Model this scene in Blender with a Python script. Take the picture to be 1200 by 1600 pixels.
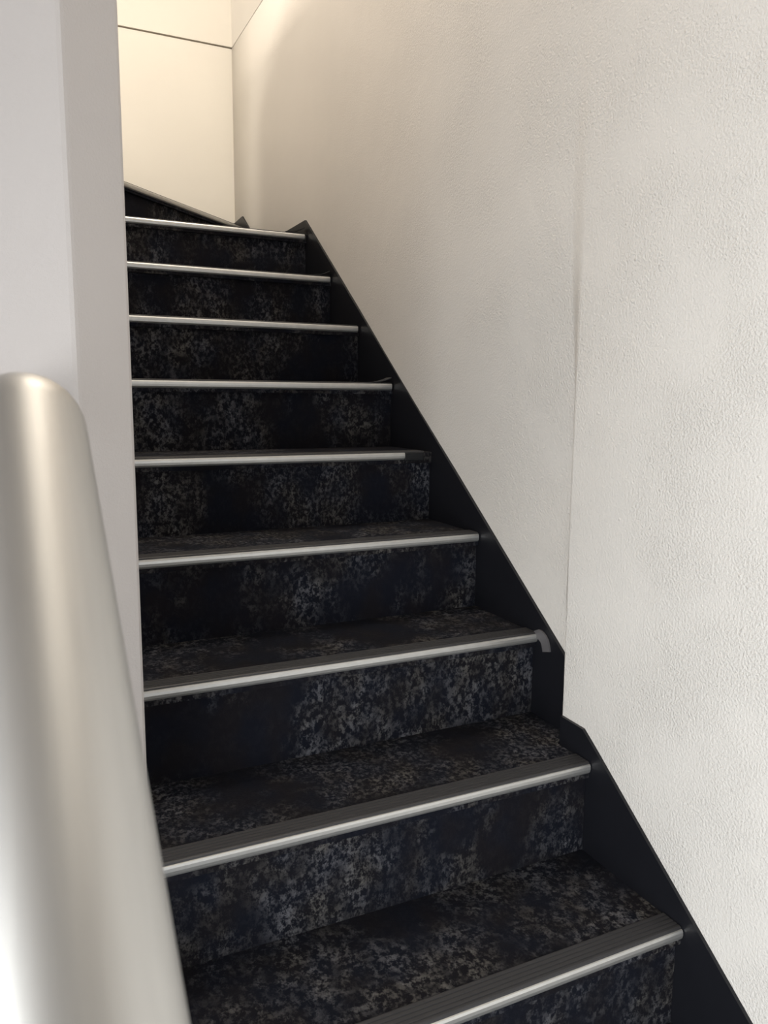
import bpy, bmesh, math, random
from mathutils import Vector, Matrix
random.seed(7)
for o in list(bpy.data.objects):
    bpy.data.objects.remove(o)
SC = bpy.context.scene
COL = SC.collection

# ------------------------------------------------------------------ camera
F_PX, YAW, PITCH, ROLL = 1222.645, 0.44205, 0.14573, 0.00753
CAM = Vector((-1.0532, -0.6404, 1.1003))
cy, sy = math.cos(YAW), math.sin(YAW)
fw = Vector((sy * math.cos(PITCH), cy * math.cos(PITCH), -math.sin(PITCH)))
rt = Vector((cy, -sy, 0)); up = rt.cross(fw)
c, s = math.cos(ROLL), math.sin(ROLL)
rt, up = c * rt + s * up, -s * rt + c * up
cd = bpy.data.cameras.new('camera'); cam = bpy.data.objects.new('camera', cd); COL.objects.link(cam)
cam.matrix_world = Matrix(((rt.x, up.x, -fw.x, CAM.x), (rt.y, up.y, -fw.y, CAM.y), (rt.z, up.z, -fw.z, CAM.z), (0, 0, 0, 1)))
cd.sensor_fit = 'VERTICAL'; cd.sensor_height = 32.0; cd.sensor_width = 24.0
cd.lens = F_PX / 1600 * 32.0
cd.clip_start = 0.02; cd.clip_end = 60
cd.dof.use_dof = True; cd.dof.focus_distance = 1.9; cd.dof.aperture_fstop = 20
SC.camera = cam

# ------------------------------------------------------------------ world, lamps, exposure
w = bpy.data.worlds.new('world'); SC.world = w; w.use_nodes = True
bg = w.node_tree.nodes['Background']; bg.inputs[0].default_value = (0.86, 0.93, 1.0, 1); bg.inputs[1].default_value = 1.0

def area(name, loc, target, sx, sy_, power, color, spread=180):
    l = bpy.data.lights.new(name, 'AREA'); l.shape = 'RECTANGLE'; l.size = sx; l.size_y = sy_
    l.energy = power; l.color = color; l.spread = math.radians(spread)
    o = bpy.data.objects.new(name, l); COL.objects.link(o); o.location = loc
    o.rotation_euler = (Vector(target) - Vector(loc)).to_track_quat('-Z', 'Y').to_euler()
    return o
area('doorway_daylight', (-1.15, -3.15, 0.85), (-1.15, 0.0, 0.95), 1.5, 2.1, 3, (1.0, 0.975, 0.95))
area('side_window_daylight', (-2.34, -1.75, 0.7), (0.0, -1.35, 0.5), 2.6, 1.7, 77, (0.96, 0.99, 1.0), 125)
area('lower_tread_fill', (-0.50, 0.0, 3.95), (-0.50, 0.0, 0.0), 0.8, 1.8, 9, (1.0, 0.92, 0.80))  # added fill light from above, out of view, brightens the lower treads
area('flight_wall_fill', (-0.46, 1.6, 3.95), (-0.30, 1.6, 0.0), 0.5, 2.4, 74, (1.0, 0.90, 0.77))  # unseen fill added over the flight to lift the right wall
area('upper_ceiling_lamp', (-2.1, 1.85, 3.75), (0.0, 3.25, 2.3), 0.22, 0.22, 28, (1.0, 0.92, 0.78))
SC.view_settings.view_transform = 'Standard'; SC.view_settings.look = 'None'
SC.view_settings.gamma = 1.0; SC.view_settings.use_curve_mapping = False
SC.view_settings.exposure = 0.0

# ------------------------------------------------------------------ materials
def mat(name):
    m = bpy.data.materials.new(name); m.use_nodes = True
    nt = m.node_tree; b = nt.nodes['Principled BSDF']
    return m, nt, b
def node(nt, t, **kw):
    n = nt.nodes.new(t)
    for k, v in kw.items():
        if k in n.inputs: n.inputs[k].default_value = v
        else: setattr(n, k, v)
    return n
def ramp(nt, fac, stops):
    r = nt.nodes.new('ShaderNodeValToRGB'); nt.links.new(fac, r.inputs[0])
    e = r.color_ramp.elements
    e[0].position, e[0].color = stops[0]; e[1].position, e[1].color = stops[-1]
    for p, col in stops[1:-1]:
        x = e.new(p); x.color = col
    return r.outputs[0]
def mix(nt, fac, a, b, mode='MIX'):
    m = nt.nodes.new('ShaderNodeMix'); m.data_type = 'RGBA'; m.blend_type = mode
    for sock, v in ((m.inputs[0], fac), (m.inputs[6], a), (m.inputs[7], b)):
        if hasattr(v, 'node'): nt.links.new(v, sock)
        else: sock.default_value = v
    return m.outputs[2]
def math_(nt, op, a, b):
    m = nt.nodes.new('ShaderNodeMath'); m.operation = op
    for i, v in enumerate((a, b)):
        if hasattr(v, 'node'): nt.links.new(v, m.inputs[i])
        else: m.inputs[i].default_value = v
    return m.outputs[0]

def wall_paint(name, col, bump=0.35, coarse=False):
    m, nt, b = mat(name)
    geo = node(nt, 'ShaderNodeNewGeometry')
    n1 = node(nt, 'ShaderNodeTexNoise', Scale=1.6, Detail=3.0); nt.links.new(geo.outputs['Position'], n1.inputs['Vector'])
    c2 = tuple(x * 0.955 for x in col[:3]) + (1,)
    base = mix(nt, ramp(nt, n1.outputs[0], [(0.35, (0, 0, 0, 1)), (0.65, (1, 1, 1, 1))]), col, c2)
    nt.links.new(base, b.inputs['Base Color'])
    b.inputs['Roughness'].default_value = 0.55; b.inputs['Specular IOR Level'].default_value = 0.35
    # roller orange-peel stipple with patches where it is heavier, plus a few drips and nibs
    n2 = node(nt, 'ShaderNodeTexNoise', Scale=215.0, Detail=3.0, Roughness=0.6); nt.links.new(geo.outputs['Position'], n2.inputs['Vector'])
    n3 = node(nt, 'ShaderNodeTexNoise', Scale=5.0, Detail=3.0); nt.links.new(geo.outputs['Position'], n3.inputs['Vector'])
    patch = ramp(nt, n3.outputs[0], [(0.38, (0.42, 0.42, 0.42, 1)), (0.62, (1, 1, 1, 1))])
    if coarse:   # the lower, later coat towards the foot of the flight was rolled on thicker
        sp = node(nt, 'ShaderNodeSeparateXYZ'); nt.links.new(geo.outputs['Position'], sp.inputs[0])
        mr = node(nt, 'ShaderNodeMapRange'); nt.links.new(sp.outputs[1], mr.inputs[0])
        for q, val in zip((1, 2, 3, 4), (0.35, 2.0, 1.0, 0.16)): mr.inputs[q].default_value = val
        patch = math_(nt, 'MULTIPLY', patch, mr.outputs[0])
    vo = node(nt, 'ShaderNodeTexVoronoi', Scale=34.0); nt.links.new(geo.outputs['Position'], vo.inputs['Vector'])
    nib = ramp(nt, vo.outputs['Distance'], [(0.04, (1, 1, 1, 1)), (0.13, (0, 0, 0, 1))])
    h = math_(nt, 'ADD', math_(nt, 'MULTIPLY', n2.outputs[0], patch), math_(nt, 'MULTIPLY', math_(nt, 'MULTIPLY', nib, patch), 0.30))
    h = math_(nt, 'ADD', h, math_(nt, 'MULTIPLY', n1.outputs[0], 3.0))
    bp = node(nt, 'ShaderNodeBump', Strength=bump, Distance=0.0046); nt.links.new(h, bp.inputs['Height'])
    nt.links.new(bp.outputs[0], b.inputs['Normal'])
    return m
M_WALL = wall_paint('wall_paint', (0.71, 0.68, 0.64, 1), 0.9, True)
M_WALL_B = wall_paint('wall_paint_back', (0.74, 0.705, 0.64, 1), 0.12)
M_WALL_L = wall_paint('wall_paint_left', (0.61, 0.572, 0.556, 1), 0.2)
M_CEIL = wall_paint('ceiling_paint', (0.72, 0.70, 0.66, 1), 0.1)

def carpet(name):
    m, nt, b = mat(name)
    geo = node(nt, 'ShaderNodeTexCoord'); oi = node(nt, 'ShaderNodeObjectInfo')
    mp = node(nt, 'ShaderNodeMapping'); mp.inputs['Scale'].default_value = (1, 0.9, 0.75)
    nt.links.new(geo.outputs['Object'], mp.inputs['Vector'])
    wv = math_(nt, 'MULTIPLY', oi.outputs['Random'], 40.0)
    def noise(scale, det, ro, off=0.0):
        n = node(nt, 'ShaderNodeTexNoise', noise_dimensions='4D'); n.inputs['Scale'].default_value = scale
        n.inputs['Detail'].default_value = det; n.inputs['Roughness'].default_value = ro
        nt.links.new(mp.outputs[0], n.inputs['Vector']); nt.links.new(math_(nt, 'ADD', wv, off), n.inputs['W'])
        return n.outputs[0]
    fl = noise(102, 5.0, 0.74); cl = noise(5.5, 3.0, 0.6, 3.3); mid = noise(30, 2.0, 0.6, 7.7); tint = noise(14, 2, 0.5, 11.0)
    fine = noise(420, 2, 0.6, 5.0)
    bw = lambda a, b_: [(a, (0, 0, 0, 1)), (b_, (1, 1, 1, 1))]
    flm = ramp(nt, fl, bw(0.47, 0.58)); clm = ramp(nt, cl, [(0.42, (0.04, 0.04, 0.04, 1)), (0.60, (1, 1, 1, 1))]); mdm = ramp(nt, mid, [(0.38, (0.25, 0.25, 0.25, 1)), (0.58, (1, 1, 1, 1))])
    fac = math_(nt, 'MULTIPLY', math_(nt, 'MULTIPLY', flm, clm), mdm)
    fac = math_(nt, 'MULTIPLY', fac, ramp(nt, fine, [(0.3, (0.55, 0.55, 0.55, 1)), (0.7, (1, 1, 1, 1))]))
    dark = mix(nt, ramp(nt, tint, bw(0.4, 0.6)), (0.0052, 0.0062, 0.0108, 1), (0.0075, 0.0068, 0.0090, 1))
    light = mix(nt, ramp(nt, tint, bw(0.42, 0.62)), (0.112, 0.112, 0.124, 1), (0.116, 0.110, 0.102, 1))
    nt.links.new(mix(nt, fac, dark, light), b.inputs['Base Color'])
    b.inputs['Roughness'].default_value = 0.95; b.inputs['Specular IOR Level'].default_value = 0.12
    bp = node(nt, 'ShaderNodeBump', Strength=0.5, Distance=0.002); nt.links.new(fine, bp.inputs['Height'])
    nt.links.new(bp.outputs[0], b.inputs['Normal'])
    return m
M_CARPET = carpet('speckled_carpet')

def simple(name, col, rough, metal=0.0, spec=0.5, bump=None):
    m, nt, b = mat(name)
    tc = node(nt, 'ShaderNodeTexCoord')
    n = node(nt, 'ShaderNodeTexNoise', Scale=(bump or (18, 0.1))[0], Detail=3.0); nt.links.new(tc.outputs['Object'], n.inputs['Vector'])
    nt.links.new(mix(nt, n.outputs[0], tuple(x * 0.88 for x in col[:3]) + (1,), tuple(min(1, x * 1.1) for x in col[:3]) + (1,)), b.inputs['Base Color'])
    b.inputs['Roughness'].default_value = rough; b.inputs['Metallic'].default_value = metal; b.inputs['Specular IOR Level'].default_value = spec
    bp = node(nt, 'ShaderNodeBump', Strength=(bump or (18, 0.1))[1], Distance=0.001); nt.links.new(n.outputs[0], bp.inputs['Height'])
    nt.links.new(bp.outputs[0], b.inputs['Normal'])
    return m
M_STRING = simple('black_satin_paint', (0.0075, 0.0078, 0.0105, 1), 0.42, 0, 0.35, (30, 0.12))
M_ALU = simple('satin_aluminium', (0.57, 0.565, 0.55, 1), 0.40, 0.8, 0.5, (60, 0.05))
M_INSERT = simple('dark_grey_ribbed_vinyl', (0.029, 0.0285, 0.031, 1), 0.5, 0, 0.4, (80, 0.1))
M_BLACK = simple('black_rubber', (0.010, 0.0105, 0.012, 1), 0.6, 0, 0.3)
M_ADHESIVE = simple('grey_bent_strip', (0.12, 0.115, 0.12, 1), 0.5, 0.2, 0.4)
M_JOINT = simple('joint_shadow_backing', (0.30, 0.27, 0.22, 1), 0.8)

def brushed(name):
    m, nt, b = mat(name)
    tc = node(nt, 'ShaderNodeTexCoord'); mp = node(nt, 'ShaderNodeMapping'); mp.inputs['Scale'].default_value = (1, 0.06, 0.06)
    nt.links.new(tc.outputs['Object'], mp.inputs['Vector'])
    n = node(nt, 'ShaderNodeTexNoise', Scale=260.0, Detail=3.0); nt.links.new(mp.outputs[0], n.inputs['Vector'])
    nt.links.new(mix(nt, n.outputs[0], (0.50, 0.49, 0.475, 1), (0.60, 0.59, 0.57, 1)), b.inputs['Base Color'])
    b.inputs['Metallic'].default_value = 1.0; b.inputs['Roughness'].default_value = 0.45
    return m
M_STEEL = brushed('brushed_stainless_steel')

# ------------------------------------------------------------------ mesh helpers
def link(name, verts, faces, m, parent=None, smooth=False):
    me = bpy.data.meshes.new(name)
    off = parent_world(parent)
    me.from_pydata([tuple(Vector(v) - off) for v in verts], [], faces); me.validate(); me.update()
    bm = bmesh.new(); bm.from_mesh(me); bmesh.ops.remove_doubles(bm, verts=bm.verts, dist=1e-6)
    bmesh.ops.recalc_face_normals(bm, faces=bm.faces); bm.to_mesh(me); bm.free()
    me.materials.append(m)
    if smooth:
        for p in me.polygons: p.use_smooth = True
    o = bpy.data.objects.new(name, me); COL.objects.link(o)
    if parent: o.parent = parent
    return o
def parent_world(p):
    v = Vector((0, 0, 0))
    while p: v += p.location; p = p.parent
    return v
def structure(o):
    o['kind'] = 'structure'; return o
def prism(poly, axis, a, b):
    """closed prism: polygon in the two other axes (cyclic order x,y,z without axis), from a to b along axis"""
    n = len(poly); V = []
    for t in (a, b):
        for p, q in poly:
            V.append({0: (t, p, q), 1: (p, t, q), 2: (p, q, t)}[axis])
    Fc = [tuple(range(n)), tuple(range(2 * n - 1, n - 1, -1))] + [(i, (i + 1) % n, n + (i + 1) % n, n + i) for i in range(n)]
    return V, Fc
def boxes(lst):
    V, Fc = [], []
    for (x0, x1, y0, y1, z0, z1) in lst:
        v, f = prism([(x0, y0), (x1, y0), (x1, y1), (x0, y1)], 2, z0, z1)
        k = len(V); V += v; Fc += [tuple(i + k for i in g) for g in f]
    return V, Fc
def bevel(o, wdt, seg=2, ang=40):
    b = o.modifiers.new('bevel', 'BEVEL'); b.width = wdt; b.segments = seg; b.limit_method = 'ANGLE'; b.angle_limit = math.radians(ang)
    return o
def sm(t):
    t = max(0.0, min(1.0, t)); return t * t * (3 - 2 * t)

RISE, GOING = 0.19, 0.2546
SL = RISE / GOING
XLO, XHI = -0.042, 0.008          # faces of the right wall: lower (proud) part and upper part
YC = 0.612                        # where the lower part of the right wall ends
YB = 3.366                        # back wall
ZG = 2.766                        # horizontal joint in the upper walls
ZF = -0.38                        # lower floor
ZC = 4.1                          # ceiling
YR = -3.2                         # wall behind the camera
XL = -2.3                         # outer left wall

# ------------------------------------------------------------------ setting: right wall
def right_x(y, z):
    wd = 0.012 + 0.038 * sm((z - 0.5) / 0.15)
    step = 0.05 - 0.045 * sm((z - 0.85) / 0.65) - 0.005 * sm((z - 1.45) / 0.5)
    return XLO + step * sm((y - YC) / wd) + (XHI - XLO - step) * sm((y - YC + 0.3) / 1.6 - 0.0) if y > YC else XLO + (XHI - XLO - step) * sm((y - YC + 0.3) / 1.6)
ys = [YR, -2, -1, -0.5, -0.2, 0.1, 0.3, 0.45, 0.55, 0.6, 0.609] + [YC + 0.002 * i for i in range(0, 27)] + [YC + 0.06 + 0.03 * i for i in range(0, 43)] + [2.0, 2.5, 3.0, YB]
zs = [ZF - 0.02, 0, 0.3, 0.5, 0.7] + [0.8 + 0.05 * i for i in range(26)] + [2.2, 2.5, ZG - 0.002]
V = []; Fc = []
for y in ys:
    for z in zs: V.append((right_x(y, z), y, z))
nz = len(zs); ny = len(ys)
for i in range(ny - 1):
    for j in range(nz - 1):
        Fc.append((i * nz + j, (i + 1) * nz + j, (i + 1) * nz + j + 1, i * nz + j + 1))
k = len(V)                         # back skin and rims give the wall its thickness
V += [(0.12, YR, zs[0]), (0.12, YB, zs[0]), (0.12, YB, zs[-1]), (0.12, YR, zs[-1])]
Fc.append((k, k + 3, k + 2, k + 1))
Fc.append(tuple(i * nz for i in range(ny)) + (k + 1, k))
Fc.append(tuple(i * nz + nz - 1 for i in range(ny)) + (k + 2, k + 3))
Fc.append(tuple(range(nz)) + (k + 3, k))
Fc.append(tuple((ny - 1) * nz + j for j in range(nz)) + (k + 2, k + 1))
wr = structure(link('wall_right', V, Fc, M_WALL))
for p in wr.data.polygons: p.use_smooth = len(p.vertices) == 4 and p.index < (ny - 1) * (nz - 1)
v, f = prism([(YR, ZG + 0.002), (YB, ZG + 0.002), (YB, ZC), (YR, ZC)], 0, XHI, 0.12)
link('wall_panel', v, f, M_WALL, wr)
v, f = prism([(YR, ZG - 0.004), (YB, ZG - 0.004), (YB, ZG + 0.004), (YR, ZG + 0.004)], 0, XHI + 0.006, 0.11)
link('joint_strip', v, f, M_JOINT, wr)

# back wall with its upper panel and the joint between them
v, f = boxes([(XL, 0.12, YB, YB + 0.12, ZF, ZG - 0.004)])
wb = structure(link('wall_back', v, f, M_WALL_B))
v, f = boxes([(XL, 0.12, YB - 0.002, YB + 0.12, ZG + 0.004, ZC)])
link('wall_panel', v, f, M_WALL_B, wb)
v, f = boxes([(XL, 0.115, YB + 0.008, YB + 0.11, ZG - 0.006, ZG + 0.006)])
link('joint_strip', v, f, M_JOINT, wb)

# left: front slab, splayed arris and the string wall that runs up beside the flight
AX, AY, BX, BY = -0.964, 0.500, -0.8905, 0.575
YE = 2.44
def wall_left():
    # footprint, front slab full height
    fp = [(XL, AY), (AX - 0.012, AY)] + [(AX - 0.012 + 0.012 * math.sin(a), AY + 0.010 * (1 - math.cos(a))) for a in (0.5, 1.0)] + \
         [(AX + 0.006, AY + 0.012), (BX - 0.004, BY - 0.004), (BX, BY + 0.003), (BX, 0.75), (XL, 0.75)]
    v, f = prism(fp, 2, ZF, ZC)
    top = lambda y: 3.10 - (y - 2.24) * 0.60  # unseen sloped top and far end shaped to cast the slanted right-wall shadow
    v2, f2 = prism([(0.75, ZF), (YE, ZF), (YE, top(YE)), (0.75, top(0.75))], 0, -1.0, BX)
    n = len(v)
    return v + v2, f + [tuple(i + n for i in g) for g in f2]
v, f = wall_left()
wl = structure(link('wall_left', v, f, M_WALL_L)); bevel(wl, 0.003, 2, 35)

v, f = boxes([(XL - 0.12, XL, YR - 0.12, -3.0, ZF, ZC), (XL - 0.12, XL, -0.5, YB + 0.12, ZF, ZC), (XL - 0.12, XL, -3.0, -0.5, 1.55, ZC), (XL - 0.12, XL, -3.0, -0.5, ZF, -0.15)])
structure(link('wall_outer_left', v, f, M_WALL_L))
# wall behind the camera with a doorway that lets daylight in
v, f = boxes([(XL, -1.95, YR - 0.12, YR, ZF, ZC), (-0.35, 0.12, YR - 0.12, YR, ZF, ZC), (-1.95, -0.35, YR - 0.12, YR, 2.0, ZC)])
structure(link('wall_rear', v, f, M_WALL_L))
v, f = boxes([(XL, 0.12, YR, -0.245, ZF - 0.1, ZF)])
structure(link('floor', v, f, M_CARPET))
v, f = boxes([(XL, 0.12, YR, YB, ZC, ZC + 0.1)])
structure(link('ceiling', v, f, M_CEIL))

# ------------------------------------------------------------------ staircase
stair = bpy.data.objects.new('staircase', None); COL.objects.link(stair); stair.location = (-0.45, -0.5, ZF)
stair['label'] = 'dark speckled carpeted staircase with aluminium nosings and black stringers climbing between white walls'
stair['category'] = 'staircase'

LIP = [(0.0, 0.0), (-0.0018, -0.0035), (-0.0022, -0.009), (-0.0010, -0.0145), (0.0020, -0.0185), (0.0065, -0.0205), (0.0125, -0.0205), (0.0125, -0.004), (0.044, -0.004), (0.044, 0.0003), (0.0022, 0.0003)]
def rib_profile():
    p = [(0.0024, 0.0002), (0.0034, 0.0030), (0.0062, 0.0042)]
    y = 0.0100
    for i in range(4):
        p += [(y, 0.0042), (y + 0.0008, 0.0028), (y + 0.0020, 0.0028), (y + 0.0028, 0.0042)]
        y += 0.0085
    p += [(0.0440, 0.0042), (0.0462, 0.0030), (0.0468, 0.0002)]
    return p
RIB = rib_profile()
def sweep(profile, a, b, z):
    """profile (depth, height) swept from point a to b (xy) at height z; depth runs to the left of a->b"""
    a = Vector((a[0], a[1])); b = Vector((b[0], b[1])); d = (b - a).normalized(); nrm = Vector((-d.y, d.x))
    n = len(profile); V = []
    for q in (a, b):
        for (u, h) in profile:
            pq = q + nrm * u; V.append((pq.x, pq.y, z + h))
    Fc = [tuple(range(n)), tuple(range(2 * n - 1, n - 1, -1))] + [(i, (i + 1) % n, n + (i + 1) % n, n + i) for i in range(n)]
    return V, Fc
def nosing(a, b, z, lip_b=None):
    v, f = sweep(LIP, a, lip_b or b, z)
    o = link('nosing', v, f, M_ALU, stair)
    v, f = sweep(RIB, a, b, z)
    ins = link('insert', v, f, M_INSERT, o)
    return o, ins

RISER_BACK = 0.014
XR = {-1: -0.05, 0: -0.05, 1: -0.047, 2: -0.047, 3: 0.0, 4: 0.0, 5: -0.020, 6: -0.001, 7: -0.003, 8: 0.0, 9: -0.003}
NR = {-1: -0.052, 0: -0.052, 1: -0.051, 2: -0.051, 3: -0.001, 4: -0.003, 5: -0.026, 6: -0.004, 7: -0.007, 8: -0.005, 9: -0.008}
LEFT_LOW = -1.0
nos = {}
for k in range(-1, 10):
    y, z = k * GOING, k * RISE
    xr = -0.0495 if k < 3 else -0.0005
    xl = LEFT_LOW if k < 2 else BX + 0.0005
    # riser carpet
    if k == 2: v, f = boxes([(-0.915, -0.0495, y + RISER_BACK, y + RISER_BACK + 0.02, z - RISE, z - 0.0045)])
    else: v, f = boxes([(xl, xr, y + RISER_BACK, y + RISER_BACK + 0.02, z - RISE, z - 0.0045)])
    link('riser', v, f, M_CARPET, stair)
    # tread carpet
    y2 = y + GOING + RISER_BACK
    if k == 9:
        v, f = prism([(BX + 0.0005, y + 0.004), (-0.0005, y + 0.004), (-0.0005, 3.215), (BX + 0.0005, 2.335)], 2, z - 0.03, z)
    elif k == 1:
        v, f = prism([(LEFT_LOW, y + 0.004), (-0.0495, y + 0.004), (-0.0495, y2), (-0.934, y2), (-0.957, 0.499), (LEFT_LOW, 0.499)], 2, z - 0.03, z)
    elif k == 2:
        v, f = prism([(-0.938, y + 0.004), (-0.0495, y + 0.004), (-0.0495, YC + 0.0085), (-0.0005, YC + 0.0085), (-0.0005, y2), (BX + 0.0005, y2), (BX + 0.0005, BY + 0.006)], 2, z - 0.03, z)
    else:
        v, f = boxes([(xl, xr, y + 0.004, y2, z - 0.03, z)])
    # leave the front edge under the nosing
    link('tread', v, f, M_CARPET, stair)
    nl = -0.906 if k == 2 else xl + 0.001
    lip_r = (-0.086, y) if k == 5 else None
    o, ins = nosing((nl, y), (NR[k], y), z, lip_r)
    nos[k] = o
    if k == 5:
        o['label'] = 'nosing whose aluminium lip stops short of a black end block'
        v, f = sweep([(-0.001, -0.0005), (-0.0015, -0.022), (0.012, -0.024), (0.0122, -0.0005)], (-0.0855, y), (-0.027, y), z)
        bevel(link('end_block', v, f, M_BLACK, o), 0.002, 2)

# curled grey strip at the right end of the third nosing
V, Fc = prism([(0.775, 0.5665), (0.772, 0.5755), (0.757, 0.5835), (0.747, 0.5835), (0.738, 0.5810), (0.729, 0.5760), (0.721, 0.5680), (0.716, 0.5570), (0.7125, 0.5440), (0.7376, 0.5365), (0.741, 0.5480), (0.7455, 0.5565), (0.753, 0.5600)], 0, -0.0046, -0.0006)
e = link('bent_strip_end', V, Fc, M_ADHESIVE, nos[3]); e['label'] = 'grey strip end bent down onto the stringer'

# insert ends that have lifted on the upper nosings
for k, hh, ln in ((6, 0.013, 0.060), (8, 0.016, 0.060), (9, 0.020, 0.075)):
    y, z = k * GOING, k * RISE
    x1 = NR[k] + 0.001
    V, Fc = [], []
    for i in range(7):
        t = i / 6; x = x1 - ln * (1 - t); h = 0.0043 + hh * t * t
        for (dy, dz) in ((0.004, 0), (0.040, 0), (0.040, 0.0025), (0.004, 0.0025)):
            V.append((x, y + dy, z + h + dz))
    for i in range(6):
        for q in range(4):
            Fc.append((i * 4 + q, i * 4 + (q + 1) % 4, (i + 1) * 4 + (q + 1) % 4, (i + 1) * 4 + q))
    Fc += [(0, 1, 2, 3), (27, 26, 25, 24)]
    e = link('lifted_insert_end', V, Fc, M_INSERT, nos[k]); e['label'] = 'lifted dark insert end'

# winder at the turn: riser and nosing run diagonally from the string wall to the far right corner
ha, hb = Vector((-0.875, 2.352)), Vector((-0.012, 3.176))
z10 = 10 * RISE
d = (hb - ha).normalized(); nr = Vector((-d.y, d.x))
q = [ha + nr * RISER_BACK, hb + nr * RISER_BACK, hb + nr * (RISER_BACK + 0.02), ha + nr * (RISER_BACK + 0.02)]
v, f = prism([(p.x, p.y) for p in q], 2, z10 - RISE, z10 - 0.0045)
link('riser', v, f, M_CARPET, stair)
q1 = ha + nr * 0.004; q2 = hb + nr * 0.004
v, f = prism([(q1.x, q1.y), (q2.x, q2.y), (-0.0005, 3.20), (-0.0005, YB - 0.013), (-0.82, YB - 0.013)], 2, z10 - 0.03, z10)
link('tread', v, f, M_CARPET, stair)
nos[10], _ = nosing((ha.x, ha.y), (hb.x, hb.y), z10)
nos[10]['label'] = 'topmost nosing, set diagonally across the turn'
# next winder edge and the landing after the turn
z11 = z10 + RISE
v, f = prism([(-0.91, 2.442), (-0.84, YB - 0.001), (-0.86, YB - 0.001), (-0.93, 2.442)], 2, z10, z11 - 0.0045)
link('riser', v, f, M_CARPET, stair)
v, f = prism([(-0.915, 2.442), (-0.85, YB - 0.001), (XL, YB - 0.001), (XL, 2.442)], 2, z11 - 0.15, z11)
structure(link('floor', v, f, M_CARPET))

# stringers (black boards fixed to the walls)
zt = lambda y, o: SL * y + o
U, Lw = 0.0507, 0.0335
v, f = prism([(0.622, zt(0.622, U)), (2.312, 1.767), (2.925, 1.767), (3.205, 1.955), (YB - 0.001, 1.950), (YB - 0.001, 1.55), (2.9, 1.42), (0.622, zt(0.622, -0.25))], 0, 0.0, XHI - 0.0005)
link('stringer', v, f, M_STRING, stair)
v, f = prism([(YC - 0.0015, 0.4425), (0.540, 0.4415), (0.508, zt(0.508, Lw + 0.006)), (-0.46, zt(-0.46, Lw)), (-0.50, ZF), (-0.30, ZF), (YC - 0.0015, zt(YC, -0.26))], 0, -0.049, XLO - 0.0003)
link('stringer', v, f, M_STRING, stair)
v, f = prism([(-0.84, z10 - 0.1), (-0.0005, z10 - 0.1), (-0.0005, 1.950), (-0.84, 1.950)], 1, YB - 0.012, YB - 0.0008)
link('stringer', v, f, M_STRING, stair)
v, f = prism([(AY - 0.002, zt(AY, 0.05)), (-0.46, zt(-0.46, 0.05)), (-0.50, ZF), (-0.30, ZF), (AY - 0.002, zt(AY, -0.26))], 0, LEFT_LOW - 0.014, LEFT_LOW - 0.0005)
link('stringer', v, f, M_STRING, stair)

# ------------------------------------------------------------------ handrail
RX, RY, RZ, RS, RXS, RR = -1.0487, -0.4, 1.0353, 0.7455, -0.0126, 0.0212
rail = bpy.data.objects.new('handrail', None); COL.objects.link(rail); rail.location = (RX + 0.012, -1.15, ZF)
rail['label'] = 'brushed stainless steel tube handrail sloping up in the left foreground'
rail['category'] = 'handrail'
def axis(y): return Vector((RX + RXS * (y - RY), y, RZ + RS * (y - RY)))
def tube(path, r, seg=40):
    V, Fc = [], []; n = len(path)
    prev = None
    for i, p in enumerate(path):
        t = (path[min(i + 1, n - 1)] - path[max(i - 1, 0)]).normalized()
        a = Vector((1, 0, 0)); a = (a - t * a.dot(t)).normalized(); b = t.cross(a)
        for j in range(seg):
            th = 2 * math.pi * j / seg
            V.append(tuple(p + r * (math.cos(th) * a + math.sin(th) * b)))
    for i in range(n - 1):
        for j in range(seg):
            Fc.append((i * seg + j, i * seg + (j + 1) % seg, (i + 1) * seg + (j + 1) % seg, (i + 1) * seg + j))
    Fc += [tuple(range(seg)), tuple((n - 1) * seg + j for j in range(seg))]
    return V, Fc
yb, rb = -0.3325, 0.007
path = [axis(-1.15 + (yb + 1.15) * i / 24) for i in range(25)]
ang = math.atan(RS); base = path[-1]
for i in range(1, 13):
    a = ang * i / 12
    path.append(base + Vector((RXS * 0.02 * i / 12, rb * (math.sin(ang) - math.sin(ang - a)), rb * (math.cos(ang - a) - math.cos(ang)))))
last = path[-1]
for i in range(1, 9):
    path.append(Vector((last.x, last.y + (AY - 0.001 - last.y) * i / 8, last.z)))
v, f = tube(path, RR)
link('rail_tube', v, f, M_STEEL, rail, True)
def ydisc(cx, cz, y0, y1, r, seg=36):
    return prism([(cx + r * math.cos(2 * math.pi * i / seg), cz + r * math.sin(2 * math.pi * i / seg)) for i in range(seg)], 1, y0, y1)
v, f = ydisc(last.x, last.z, AY - 0.0062, AY - 0.0002, 0.040)
bevel(link('wall_flange', v, f, M_STEEL, rail), 0.0015, 2)
pb = axis(-1.12)
v, f = tube([Vector((pb.x, -1.12, ZF + 0.004)), Vector((pb.x, -1.12, pb.z * 0.5)), Vector((pb.x, -1.12, pb.z))], 0.019, 28)
link('post', v, f, M_STEEL, rail, True)
v, f = prism([(pb.x + 0.05 * math.cos(2 * math.pi * i / 32), -1.12 + 0.05 * math.sin(2 * math.pi * i / 32)) for i in range(32)], 2, ZF, ZF + 0.006)
bevel(link('base_plate', v, f, M_STEEL, rail), 0.0015, 2)
